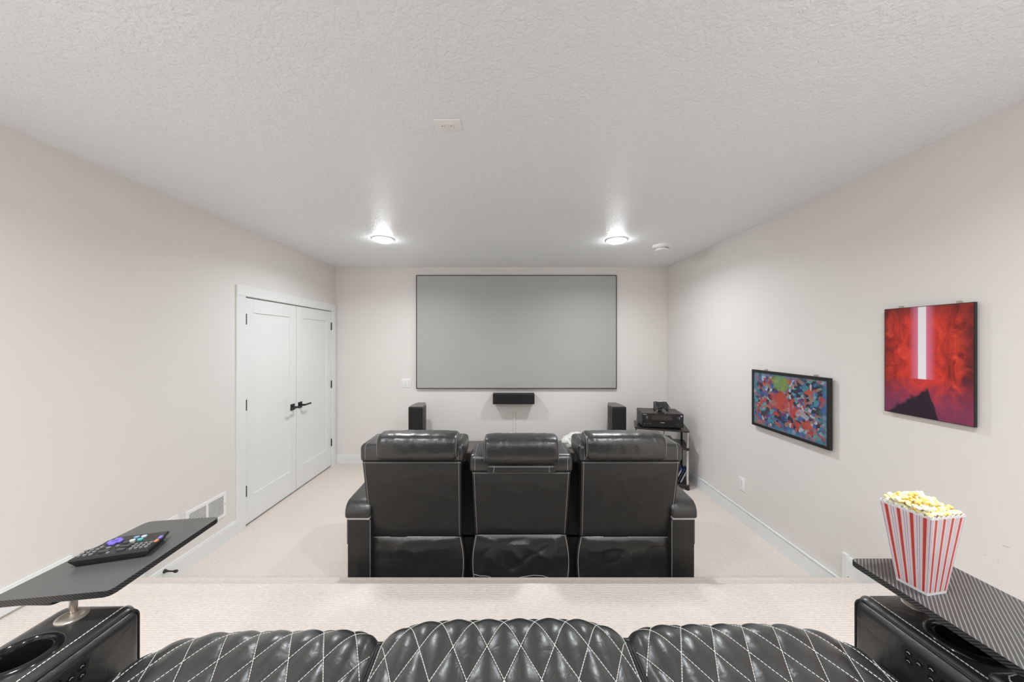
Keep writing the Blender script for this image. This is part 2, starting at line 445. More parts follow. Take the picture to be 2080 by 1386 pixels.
# ---------------------------------------------------------------- centre speaker, raceway
d = thing('center_speaker', 'black horizontal speaker mounted on wall under the projection screen', 'speaker', (.066, YF, .874))
bm = B(); box(bm, -.268, .268, -.145, -.02, -.066, .066, .006, 3); obj('cabinet', bm, M['speaker'], d, ang=40)
bm = B(); box(bm, -.264, .264, -.153, -.144, -.062, .062, .003); obj('grille', bm, M['grille'], d)
bm = B(); box(bm, -.12, .12, -.021, 0, -.04, .03); obj('wall_bracket', bm, M['black_metal'], d)
bm = B(); box(bm, .064, .090, YF-.012, YF, .320, .83, .003)
tag(obj('cable_cover', bm, M['wall']), 'thin wall coloured cable cover running down from center speaker', 'cable cover')

# ---------------------------------------------------------------- low console and tower speakers
d = thing('low_console', 'low grey-brown media console against wall below center speaker', 'console table', (.12, 4.36, 0))
bm = B(); box(bm, -.95, .95, -.21, .21, .288, .315, .003); obj('top', bm, M['console'], d)
for x0, x1 in ((-.94, -.915), (-.32, -.295), (.295, .32), (.915, .94)):
    bm = B(); box(bm, x0, x1, -.2, .2, .04, .288); obj('upright', bm, M['console'], d)
bm = B(); box(bm, -.94, .94, -.2, .2, .02, .04); obj('bottom_shelf', bm, M['console'], d)
bm = B(); box(bm, -.93, .93, .19, .2, .04, .288); obj('back_panel', bm, M['console'], d)
for x in (-.9, .9):
    for y in (-.17, .17):
        bm = B(); box(bm, x-.02, x+.02, y-.02, y+.02, 0, .02); obj('foot', bm, M['black_plastic'], d)
def tower(x, lab, sgn):
    d = thing('tower_speaker', lab, 'speaker', (x, 4.30, 0), 0, 'front tower speakers')
    bm = B()
    pl = [(-.084, -.145), (.084, -.145), (.086, -.05), (.074, .08), (.048, .17), (-.048, .17), (-.074, .08), (-.086, -.05)]
    prism(bm, pl, .03, .822, 0)
    obj('cabinet', bm, M['speaker'], d)
    bm = B()
    n = len(pl); lo = [bm.verts.new((a, b, .822)) for a, b in pl]; hi = [bm.verts.new((a*.94, b*.97-.002, .836)) for a, b in pl]
    bm.faces.new(hi); bm.faces.new(lo)
    for i in range(n): bm.faces.new((lo[i], lo[(i+1) % n], hi[(i+1) % n], hi[i]))
    obj('top_cap', bm, M['black_gloss'], d)
    bm = B(); box(bm, -.080, .080, -.157, -.144, .10, .815, .004); obj('grille', bm, M['grille'], d)
    bm = B(); box(bm, -.105, .105, -.165, .18, 0, .03, .006); obj('plinth', bm, M['black_plastic'], d)
tower(-1.106, 'tall black tower speaker left of the center speaker', 1)
tower(1.315, 'tall black tower speaker next to the equipment rack', -1)
# crumpled cloth
bm = B(); bmesh.ops.create_icosphere(bm, subdivisions=5, radius=1)
for v in bm.verts:
    n_ = noise.fractal(v.co*1.9+Vector((4, 1, 2)), .8, 2.1, 4); r_ = noise.ridged_multi_fractal(v.co*1.3, .9, 2.0, 4, 1.0, 2.0)
    s = 1+.22*n_+.12*(r_-1)
    p = v.co*s; v.co = Vector((p.x*.15, p.y*.11, max(-.0, (p.z+.55)*.105)))
o = obj('crumpled_cloth', bm, M['cloth'], smooth=True); o.location = (.83, 4.33, .3155)
tag(o, 'crumpled white cloth heaped on right end of the console', 'cloth')

# ---------------------------------------------------------------- equipment rack
RA = -.318
rk = thing('equipment_rack', 'black three-shelf rack with chrome poles in the right corner', 'rack', (1.752, 4.045, 0), RA)
def shelf(z, w=.28, dpt=.19, th=.016, nm='shelf'):
    pl = [(-w+.03, -dpt), (w-.01, -dpt), (w, -dpt+.015), (w, dpt-.02), (w-.02, dpt), (-w+.02, dpt), (-w, dpt-.02), (-w, -dpt+.03)]
    bm = B(); prism(bm, pl, z, z+th, .002); return obj(nm, bm, M['rack_shelf'], rk)
shelf(.626); shelf(.436); shelf(.036, th=.02)
for x, y, m_, r_ in ((-.25, -.165, 'chrome', .011), (.26, -.17, 'chrome', .0125), (-.25, .165, 'black_metal', .011), (.25, .165, 'black_metal', .011)):
    bm = B(); lathe(bm, [(r_, .05), (r_, .627)], (x, y, 0), 18, cap0=True, cap1=True); obj('pole', bm, M[m_], rk, ang=40)
    bm = B(); lathe(bm, [(.02, 0), (.022, .006), (.02, .036)], (x, y, 0), 18, cap0=True, cap1=True); obj('foot', bm, M['black_plastic'], rk, ang=40)
    bm = B(); lathe(bm, [(.017, .428), (.017, .456)], (x, y, 0), 16, cap0=True, cap1=True); obj('collar', bm, M['black_plastic'], rk, ang=40)
bm = B(); box(bm, -.24, .24, .16, .17, .056, .436); obj('back_panel', bm, M['rack_shelf'], rk)
def loc(p, x, y, z=0):
    a = p.rotation_euler[2]; return (p.location.x+x*math.cos(a)-y*math.sin(a), p.location.y+x*math.sin(a)+y*math.cos(a), p.location.z+z)
# disc cases leaning on the bottom shelf
blue = plain('blue_case_edge', (.05, .08, .32), .3); spine = plain('pale_spine', (.40, .41, .43), .5); dk = plain('dark_case', (.03, .032, .05), .4)
CL = ['blue topped disc case leaning lowest on the rack bottom shelf, next to the chrome pole', 'second disc case from the chrome pole on rack bottom shelf',
      'third disc case from the chrome pole on rack bottom shelf', 'fourth disc case from the chrome pole on rack bottom shelf',
      'fifth disc case from the chrome pole on rack bottom shelf', 'disc case farthest from the chrome pole on rack bottom shelf']
for q in range(6):
    d = thing('disc_case', CL[q], 'disc case', loc(rk, .195-q*.0275, -.075, .0565), RA, 'disc cases on the rack')
    Mt = Matrix.Rotation(.42, 4, 'Y')
    bm = B(); box(bm, -.0068, .0068, -.066, .069, .003, .170, .001, M=Mt); obj('case', bm, blue if q % 2 == 0 else dk, d)
    bm = B(); box(bm, -.0062, .0062, -.0672, -.066, .006, .150, M=Mt); obj('spine', bm, spine if q % 3 != 1 else dk, d)
# receiver
rv = thing('av_receiver', 'black audio receiver with two knobs on top of the rack', 'receiver', (1.744, 4.05, .6425), -.165)
bm = B(); box(bm, -.2175, .2175, -.145, .16, .014, .168, .002); obj('chassis', bm, plain('receiver_steel', (.035, .031, .029), .42), rv)
bm = B(); box(bm, -.2175, .2175, -.158, -.144, .014, .168, .003); fp = obj('front_panel', bm, M['black_gloss'], rv)
bm = B(); box(bm, -.118, .095, -.1592, -.157, .095, .145, .0005); obj('display', bm, plain('display_glass', (.035, .03, .028), .18), fp)
for x in (-.172, .168):
    bm = B(); lathe(bm, [(.033, -.158), (.033, -.160)], (x, 0, .113), 32, 'y', True, True); kb = obj('knob', bm, plain('knob_ring', (.03, .03, .03), .25), rv)
    bm = B(); lathe(bm, [(.026, -.160), (.026, -.178), (.023, -.181)], (x, 0, .113), 32, 'y', True, True); obj('dial', bm, M['black_plastic'], kb, ang=40)
    bm = B(); box(bm, x-.0022, x+.0022, -.1822, -.1808, .116, .135); obj('pointer', bm, M['mark'], kb)
for x in (-.192, -.16, -.135, .14, .165, .19):
    bm = B(); lathe(bm, [(.0055, -.158), (.0055, -.1615)], (x, 0, .052), 12, 'y', True, True); obj('button', bm, plain('button_grey', (.09, .09, .09), .4), rv)
for bb_ in ((-.21, -.168, .153, .1565), (-.022, .018, .064, .0685), (.186, .203, .138, .152)):
    bm = B(); box(bm, bb_[0], bb_[1], -.159, -.1582, bb_[2], bb_[3]); obj('badge', bm, M['mark'], fp)
for x in (-.18, .18):
    for y in (-.12, .13):
        bm = B(); lathe(bm, [(.02, 0), (.022, .015)], (x, y, 0), 16, cap0=True, cap1=True); obj('foot', bm, M['black_plastic'], rv)
for x, dx in ((-.02, .0), (.17, -.05)):
    bm = B(); tube(bm, [(x, .165, .12), (x, .166, .165), (x+dx, .167, .245)], .0045, 8); obj('antenna', bm, M['black_plastic'], rv)
# controller stand and gamepad
gp = (1.722, 3.945, .8108)
d = thing('controller_stand', 'small black stand holding the gamepad on the receiver', 'stand', gp, -.1)
bm = B(); prism(bm, roundrect(-.035, .035, -.012, .055, .01), 0, .008, .002); obj('base', bm, M['black_plastic'], d)
bm = B(); box(bm, -.022, .022, .030, .046, .007, .050, .006); obj('neck', bm, M['black_plastic'], d, ang=50)
bm = B(); box(bm, -.03, .03, .038, .046, .040, .100, .003, M=Matrix.Rotation(-.22, 4, 'X')); obj('back_rest', bm, M['black_plastic'], d)
bm = B(); box(bm, -.02, .02, .0285, .030, .014, .040); obj('logo_plate', bm, plain('grey_plate', (.06, .06, .065), .3), d)
d = thing('game_controller', 'black gamepad propped upright on its stand above the receiver', 'game controller', (gp[0], gp[1], gp[2]+.028), -.1)
Mt = Matrix.Translation((0, .0, .0)) @ Matrix.Rotation(PI/2-.28, 4, 'X')
half = [(0, .082), (.022, .084), (.038, .092), (.056, .092), (.066, .080), (.074, .056), (.081, .026), (.082, .004), (.074, -.010), (.062, -.008), (.050, .012), (.038, .026), (.02, .03), (0, .03)]
pl = [(x, y) for x, y in half]+[(-x, y) for x, y in half[::-1][1:-1]]
bm = B(); prism(bm, pl, -.02, .02, .009, 3)
for v in bm.verts:
    v.co.z *= .75+.35*max(0, min(1, (abs(v.co.x)-.03)/.04))
    v.co = Mt @ v.co
body = obj('body', bm, plain('controller_shell', (.022, .023, .024), .42), d, ang=60)
for x, y in ((-.044, .068), (.022, .046)):
    bm = B(); lathe(bm, [(.012, .012), (.0085, .02), (.009, .027), (.0125, .029)], (x, y, 0), 20, cap1=True)
    for v in bm.verts: v.co = Mt @ v.co
    obj('thumbstick', bm, M['black_plastic'], d, ang=40)
bm = B(); box(bm, -.036, -.014, .0425, .0495, .012, .0185, .001); box(bm, -.0285, -.0215, .035, .057, .012, .0185, .001)
for v in bm.verts: v.co = Mt @ v.co
obj('direction_pad', bm, M['black_gloss'], d)
for a in range(4):
    bm = B(); lathe(bm, [(.005, .012), (.005, .019), (.004, .0205)], (.046+.0105*math.cos(a*PI/2), .069+.0105*math.sin(a*PI/2), 0), 14, cap1=True)
    for v in bm.verts: v.co = Mt @ v.co
    obj('button', bm, plain('face_button', (.05, .05, .052), .3), d)
for s in (-1, 1):
    bm = B(); box(bm, s*.047-.02, s*.047+.02, .088, .097, -.014, .002, .004, M=Mt); obj('bumper', bm, M['black_gloss'], d)
# media box on the middle shelf
d = thing('media_box', 'flat black media box on the middle shelf of rack', 'media player', loc(rk, -.02, -.02, .4525), RA+.05)
bm = B(); box(bm, -.15, .15, -.12, .12, .006, .056, .003); obj('case', bm, M['black_plastic'], d)
bm = B(); box(bm, -.145, .145, -.1215, -.1195, .012, .05); obj('front_panel', bm, M['black_gloss'], d)
for x in (-.12, .12):
    for y in (-.09, .09):
        bm = B(); lathe(bm, [(.01, 0), (.01, .007)], (x, y, 0), 12, cap0=True, cap1=True); obj('foot', bm, M['black_plastic'], d)
for q, (a, b, lab) in enumerate((((.02, .155), (.06, .15), 'black cable hanging below the rack top, left one'), ((.1, .155), (.06, .152), 'black cable hanging below the rack top, right one'))):
    bm = B(); tube(bm, [loc(rk, a[0], a[1], .6255), loc(rk, (a[0]*.6+b[0]*.4), .15, .58), loc(rk, b[0], b[1], .53), loc(rk, b[0]-.02, .145, .456)], .003, 6)
    tag(obj('cable', bm, M['black_plastic'], smooth=True), lab, 'cable')

# ---------------------------------------------------------------- posters (generic stand-ins)
def poster(name, label, X, y0, y1, z0, z1, thick, border, print_mat, frame_mat):
    d = thing(name, label, 'picture', (X, (y0+y1)/2, (z0+z1)/2))
    W, H = (y1-y0)/2, (z1-z0)/2
    if border > .004:
        for a in ((-W, W, -H, -H+border), (-W, W, H-border, H), (-W, -W+border, -H+border, H-border), (W-border, W, -H+border, H-border)):
            bm = B(); box(bm, 0, thick, a[0], a[1], a[2], a[3], .001); obj('frame_rail', bm, frame_mat, d)
        bm = B(); box(bm, .006, thick-.002, -W+border*.5, W-border*.5, -H+border*.5, H-border*.5); obj('backing', bm, frame_mat, d)
        xf = .0045; i = border
    else:
        bm = B(); box(bm, 0, thick, -W, W, -H, H, .001); obj('panel', bm, frame_mat, d); xf = -.0006; i = border
    bm = B(); uv = bm.loops.layers.uv.new('UVMap')
    q = [bm.verts.new((xf, y, z)) for y, z in ((W-i, -H+i), (-W+i, -H+i), (-W+i, H-i), (W-i, H-i))]
    f = bm.faces.new(q)
    for lp, c in zip(f.loops, ((0, 0), (1, 0), (1, 1), (0, 1))): lp[uv].uv = c
    obj('print', bm, print_mat, d)
    for yy in (W*.62, -W*.66):
        bm = B(); box(bm, thick*.5, XR-X, yy-.006, yy+.006, H-.03, H+.012, .001); obj('hanger', bm, M['nickel'], d)
k = N('abstract_collage'); uv = k.co('UV'); mp = k.mapping(uv, (1.5, 1, 1))
warp = k.n('ShaderNodeTexNoise', {'Vector': mp, 'Scale': 3.5, 'Detail': 3.0}).outputs[1]
wv_ = k.n('ShaderNodeMix', {0: .16, 4: mp, 5: warp}, data_type='VECTOR').outputs[1]
v1 = k.n('ShaderNodeTexVoronoi', {'Vector': wv_, 'Scale': 8.0}).outputs
v2 = k.n('ShaderNodeTexVoronoi', {'Vector': wv_, 'Scale': 21.0}).outputs
s1 = k.n('ShaderNodeSeparateColor', {0: v1[1]}).outputs; s2 = k.n('ShaderNodeSeparateColor', {0: v2[1]}).outputs
su = k.n('ShaderNodeSeparateXYZ', {0: uv}).outputs
teal, red, navy, purple = C(.06, .30, .38), C(.52, .05, .035), C(.03, .06, .22), C(.16, .06, .20)
pal = k.ramp(s1[0], [(0, navy), (.14, C(.5, .07, .05)), (.34, teal), (.46, C(.05, .05, .07)), (.58, C(.55, .10, .06)), (.70, C(.06, .10, .38)), (.82, C(.42, .46, .55)), (.92, purple)], 'CONSTANT')
pal2 = k.ramp(s2[0], [(0, C(.03, .03, .05)), (.25, C(.50, .06, .05)), (.4, C(.52, .54, .62)), (.52, C(.07, .14, .40)), (.7, C(.40, .20, .15)), (.85, C(.10, .36, .42))], 'CONSTANT')
col = k.mix(k.ramp(k.noise(6, 3, uv), [(.42, C(0, 0, 0)), (.52, C(1, 1, 1))]), pal, pal2)
# red mass across the middle, teal borders, a green patch up the middle
dx = k.math('SUBTRACT', su[0], .45); dy = k.math('SUBTRACT', su[1], .5)
rr = k.math('SQRT', k.math('ADD', k.math('POWER', k.math('ABSOLUTE', k.math('ADD', dx, k.math('MULTIPLY', dy, .5))), 2), k.math('MULTIPLY', k.math('POWER', k.math('ABSOLUTE', dy), 2), 1.4)))
nz = k.noise(9, 3, uv)
mr = k.ramp(k.math('ADD', rr, k.math('MULTIPLY', k.math('SUBTRACT', nz, .5), .5)), [(.10, C(.75, .75, .75)), (.26, C(0, 0, 0))])
col = k.mix(mr, col, C(.58, .06, .035))
gd = k.math('SQRT', k.math('ADD', k.math('POWER', k.math('ABSOLUTE', k.math('SUBTRACT', su[0], .42)), 2), k.math('POWER', k.math('ABSOLUTE', k.math('SUBTRACT', su[1], .86)), 2)))
gm = k.ramp(k.math('ADD', gd, k.math('MULTIPLY', k.math('SUBTRACT', nz, .5), .25)), [(.09, C(.85, .85, .85)), (.15, C(0, 0, 0))])
col = k.mix(gm, col, C(.20, .36, .07))
ed = k.math('MAXIMUM', k.math('ABSOLUTE', k.math('SUBTRACT', su[0], .5)), k.math('ABSOLUTE', dy))
em = k.ramp(k.math('ADD', ed, k.math('MULTIPLY', k.math('SUBTRACT', nz, .5), .45)), [(.40, C(0, 0, 0)), (.52, C(.8, .8, .8))])
col = k.mix(em, col, k.mix(k.noise(4, 2, uv), C(.05, .10, .24), C(.08, .42, .50)))
col = k.mix(.82, C(.02, .02, .03), col)
k.set(Base_Color=col, Roughness=.3); M['print1'] = k.m
poster('framed_poster', 'wide multicoloured abstract poster in black frame on right wall', 2.066, 2.250, 2.970, .913, 1.380, .02, .021, M['print1'], M['black_metal'])
k = N('abstract_red'); uv = k.co('UV'); su = k.n('ShaderNodeSeparateXYZ', {0: uv}).outputs
du = k.math('ABSOLUTE', k.math('SUBTRACT', su[0], .47))
cl = k.noise(5.5, 5, uv, .62, 1.3)
base_ = k.ramp(cl, [(.30, C(.10, .006, .006)), (.46, C(.42, .02, .012)), (.62, C(.74, .055, .025)), (.75, C(.85, .13, .05))])
core = k.ramp(du, [(.05, C(1, 1, 1)), (.34, C(0, 0, 0))])
col = k.mix(k.math('MULTIPLY', core, .75), base_, C(.80, .045, .03))
vg = k.ramp(k.math('MAXIMUM', k.math('MULTIPLY', du, 1.9), k.math('MULTIPLY', k.math('ABSOLUTE', k.math('SUBTRACT', su[1], .5)), 1.9)), [(.68, C(0, 0, 0)), (1.0, C(1, 1, 1))])
col = k.mix(k.math('MULTIPLY', vg, .8), col, C(.07, .008, .012))
low = k.ramp(k.math('ADD', su[1], k.math('MULTIPLY', k.math('SUBTRACT', cl, .5), .3)), [(.10, C(1, 1, 1)), (.36, C(0, 0, 0))])
col = k.mix(k.math('MULTIPLY', low, .85), col, k.mix(cl, C(.10, .03, .10), C(.32, .05, .12)))
# dark ridge rising from the lower left
rd = k.math('SUBTRACT', k.math('ADD', k.math('MINIMUM', k.math('MULTIPLY', su[0], .50), k.math('MULTIPLY_ADD', su[0], -2.2, 1.45)), k.math('MULTIPLY', k.math('SUBTRACT', k.noise(7, 2, uv), .5), .14)), su[1])
rm = k.ramp(k.math('ADD', rd, .04), [(.03, C(0, 0, 0)), (.06, C(1, 1, 1))])
col = k.mix(rm, col, C(.022, .008, .022))
up = k.math('GREATER_THAN', su[1], .345)
glow = k.math('MULTIPLY', k.ramp(du, [(.045, C(1, 1, 1)), (.15, C(0, 0, 0))]), up)
col = k.mix(k.math('MULTIPLY', glow, .85), col, C(.78, .25, .42))
band = k.math('MULTIPLY', k.ramp(du, [(.043, C(1, 1, 1)), (.049, C(0, 0, 0))]), up)
col = k.mix(band, col, C(.93, .90, .93))
k.set(Base_Color=col, Roughness=.3); M['print2'] = k.m
poster('poster_board', 'tall red abstract poster with white vertical band on right wall', 2.076, 1.556, 1.931, 1.234, 1.795, .012, .003, M['print2'], M['black_metal'])

# ================================================================ front sofa (seen from behind)
FS = thing('front_row_sofa', 'three-seat black leather reclining sofa of the front row, seen from behind', 'sofa', (.08, 2.245, 0))
def wrk(x, z, s):
    a = noise.noise(Vector((x*4.5+z*4+s*5, z*6-x*2, s*2.3))); b = noise.noise(Vector((x*5-z*6+s, z*5+x*3, s*1.7+9)))
    return .9*((1-abs(a))**5)-.7*((1-abs(b))**6)+noise.noise(Vector((x*3.2+s*7, z*3.6, s)))*.6+noise.noise(Vector((x*8+s, z*5-x*3, s*3.1)))*.3
def backpanel(name, zt, zb, yt, yb, wt, wb, cx, th, wr_amp, seed, parent, mat, belly=.012, outw=0.0, pw=.025):
    """panel facing the camera; returns a function (u, v) -> point on its face"""
    def pt(u, v):
        hw = (wb+(wt-wb)*v)/2+outw*math.sin(PI*v)
        x = cx+(2*u-1)*hw; z = zb+(zt-zb)*v; y = yb+(yt-yb)*v
        e = (1-abs(2*u-1)**8)*(1-abs(2*v-1)**8)
        y -= belly*e
        if wr_amp: y -= wr_amp*wrk(x, z, seed)*e*(1.0 if v < .85 else (1-v)/.15)
        return Vector((x, y, z))
    bm = B(); nu, nv = 60, 40
    g = surf(bm, pt, nu, nv)
    ring = [g[i][0] for i in range(nu+1)]+[g[nu][j] for j in range(1, nv+1)]+[g[i][nv] for i in range(nu-1, -1, -1)]+[g[0][j] for j in range(nv-1, 0, -1)]
    back = [bm.verts.new(v.co+Vector((0, th, 0))) for v in ring]
    n = len(ring)
    for i in range(n): bm.faces.new((ring[i], ring[(i+1) % n], back[(i+1) % n], back[i]))
    bm.faces.new(back)
    return obj(name, bm, mat, parent, ang=50), pt
def seam(parent, ptf, uvs, mat='thread_grey', r=.0013, off=-.0012):
    bm = B(); pts = []
    for (u0, v0), (u1, v1) in zip(uvs, uvs[1:]):
        for i in range(14): pts.append(ptf(u0+(u1-u0)*i/14, v0+(v1-v0)*i/14)+Vector((0, off, 0)))
    pts.append(ptf(*uvs[-1])+Vector((0, off, 0)))
    tube(bm, pts, r, 5); return obj('seam', bm, M[mat], parent)
def roll(name, cx, cy, cz, L, ry, rz, parent, mat, ex=2.6, taper=.10, endp=9, seed=0, nx=44):
    """padded roll along x: superellipse section, soft ends, slight creasing near them"""
    bm = B()
    def pt(u, v):
        s = 2*u-1; a = 2*PI*v
        c, sn = math.cos(a), math.sin(a)
        k_ = 1-taper*abs(s)**3
        k_ *= (1-abs(s)**endp)**(.5) if abs(s) < 1 else 0
        y = math.copysign(abs(c)**(2/ex), c)*ry*k_; z = math.copysign(abs(sn)**(2/ex), sn)*rz*k_
        w_ = .004*noise.noise(Vector((s*9+seed, y*10, z*10)))+.003*abs(s)**3*math.sin(14*a+seed)
        return Vector((cx+s*L, cy+y*(1+w_*8), cz+z*(1+w_*8)))
    us = [-1+2*i/nx for i in range(nx+1)]
    us = [math.copysign(1-(1-abs(s))**1.6, s) if s else 0 for s in us]
    rows = [[bm.verts.new(pt((s+1)/2, j/40)) for j in range(40)] for s in us[1:-1]]
    for A, C2 in zip(rows, rows[1:]):
        for j in range(40): bm.faces.new((A[j], A[(j+1) % 40], C2[(j+1) % 40], C2[j]))
    bm.faces.new(rows[0]); bm.faces.new(rows[-1])
    o = obj(name, bm, mat, parent, smooth=True)
    return o, pt
def ring_seam(parent, pt, s, out=1.006, mat='thread_grey', r=.0013):
    bm = B(); u = (s+1)/2
    ps = [pt(u, j/48) for j in range(48)]; c = sum(ps, Vector())/48
    tube(bm, [c+(p-c)*out for p in ps], r, 5, closed=True); return obj('seam', bm, M[mat], parent)
for i, cx in enumerate((-.69, 0, .69)):
    mid = i == 1
    zt, zb = (.795, .352) if mid else (.862, .340)
    br, pf = backpanel('backrest', zt, zb, -.045, .055, .618, .598, cx, .24, .004, i, FS, M['leather_soft'], .014)
    seam(br, pf, [(.02, 1), (.02, 0)]); seam(br, pf, [(.98, 1), (.98, 0)]); seam(br, pf, [(.0, .985), (1, .985)])
    bm = B()
    box(bm, cx-.33, cx+.33, -.046, .24, zt-.012, zt+.107, .030, 4)
    bo = obj('shoulder_bolster', bm, M['leather'], FS, ang=60)
    for s in (-1, 1):
        bm = B(); x = cx+s*.292
        tube(bm, [(x, -.0463, zt+.01), (x, -.0463, zt+.076)]+[(x, -.016-.0303*math.cos(a), zt+.077+.0303*math.sin(a)) for a in [PI/2*j/6 for j in range(1, 7)]]+[(x, .2, zt+.1073)], .0013, 5); obj('seam', bm, M['thread_grey'], bo)
    ch = .933 if mid else .953
    hr, hp = roll('headrest', cx*.945, .0, ch, .242 if mid else .258, .096, .087, FS, M['leather'], 3.1, .06, 30, i*3)
    for s in (-.955, .955): ring_seam(hr, hp, s)
    bm = B(); box(bm, cx-.17, cx+.17, .0, .09, zt+.02, ch-.05, .01); obj('headrest_bracket', bm, M['black_plastic'], hr)
    if mid:
        bm = B(); box(bm, cx-.215, cx+.215, -.062, -.02, zt-.002, zt+.047, .008, 3); bb = obj('back_flap', bm, M['leather_soft'], FS, ang=50)
        bm = B(); tube(bm, [(cx-.2, -.0632, zt+.038), (cx+.2, -.0632, zt+.038)], .0015, 5); tube(bm, [(cx+.175, -.0632, zt+.004), (cx+.175, -.0632, zt+.043)], .0015, 5); tube(bm, [(cx-.175, -.0632, zt+.004), (cx-.168, -.0632, zt+.043)], .0015, 5); obj('seam', bm, M['thread_grey'], bb)
    sk, sp = backpanel('lower_flap', zb-.006, .03, .055, .05, .600, .622, cx, .03, .013 if mid else .008, i+5, FS, M['leather'], .018, .018)
    seam(sk, sp, [(.015, .98), (.015, 0)], 'thread'); seam(sk, sp, [(.985, .98), (.985, 0)], 'thread'); seam(sk, sp, [(.015, .985), (.985, .985)])
    if mid: seam(sk, sp, [(.015, .19), (.16, .18), (.30, .09), (.42, .12), (.52, .19), (.64, .20), (.78, .16), (.92, .06)], 'thread')
    bm = B(); box(bm, cx-.335, cx+.335, .16, .84, .30, .47, .05, 4); obj('seat_cushion', bm, M['leather'], FS, ang=60)
    bm = B(); box(bm, cx-.335, cx+.335, .80, .88, .06, .40, .03, 3); obj('footrest', bm, M['leather'], FS, ang=60)
bm = B(); box(bm, -.955, .955, .10, .80, .03, .32); obj('base_frame', bm, M['void'], FS)
for x in (-.345, .345):  # added dark panels standing in for the deep shade between the backrests
    bm = B(); box(bm, x-.075, x+.075, .10, .14, .30, .80, .004); obj('gap_shade_panel', bm, M['void'], FS)
for s in (-1, 1):
    a0, a1 = sorted((s*.966, s*1.115))
    bm = B(); box(bm, a0, a1, .0, .90, .02, .474, .008, 3); ar = obj('arm', bm, M['leather_soft'], FS, ang=50)
    o0, o1 = sorted((s*1.10, s*1.127))
    bm = B(); box(bm, o0, o1, .012, .88, .30, .472, .010, 3); obj('side_wing', bm, M['leather'], ar, ang=50)
    bm = B(); box(bm, min(s*.972, s*1.112), max(s*.972, s*1.112), -.006, .895, .474, .489, .002); obj('metal_strip', bm, M['satin'], ar)
    p0, p1 = sorted((s*.962, s*1.130))
    bm = B(); pr = [(-.014, .489), (-.014, .515)]+[(.06-.074*math.cos(a), .515+.074*math.sin(a)) for a in [PI/2*j/8 for j in range(1, 9)]]+[(.5, .61), (.86, .61), (.91, .57), (.91, .489)]
    A = [bm.verts.new((p0, y, z)) for y, z in pr]; C2 = [bm.verts.new((p1, y, z)) for y, z in pr]; n = len(pr)
    fa, fb = bm.faces.new(A), bm.faces.new(C2)
    for q in range(n): bm.faces.new((A[q], A[(q+1) % n], C2[(q+1) % n], C2[q]))
    bmesh.ops.recalc_face_normals(bm, faces=bm.faces)
    bmesh.ops.bevel(bm, geom=list(fa.edges)+list(fb.edges), offset=.018, segments=4, profile=.5, affect='EDGES', clamp_overlap=True)
    obj('arm_pad', bm, M['leather'], ar, ang=45)
    bm = B(); tube(bm, [(s*.969, -.001, .03), (s*.9685, -.001, .47)], .0017, 5); obj('seam', bm, M['thread_grey'], ar)
    bm = B(); box(bm, min(s*1.114, s*1.122), max(s*1.114, s*1.122), .02, .5, .02, .29); obj('storage_pocket', bm, M['piping'], ar)
    for y in (.06, .84):
        bm = B(); lathe(bm, [(.02, 0), (.025, .022)], (s*1.04, y, 0), 14, cap0=True, cap1=True); obj('foot', bm, M['black_plastic'], ar)

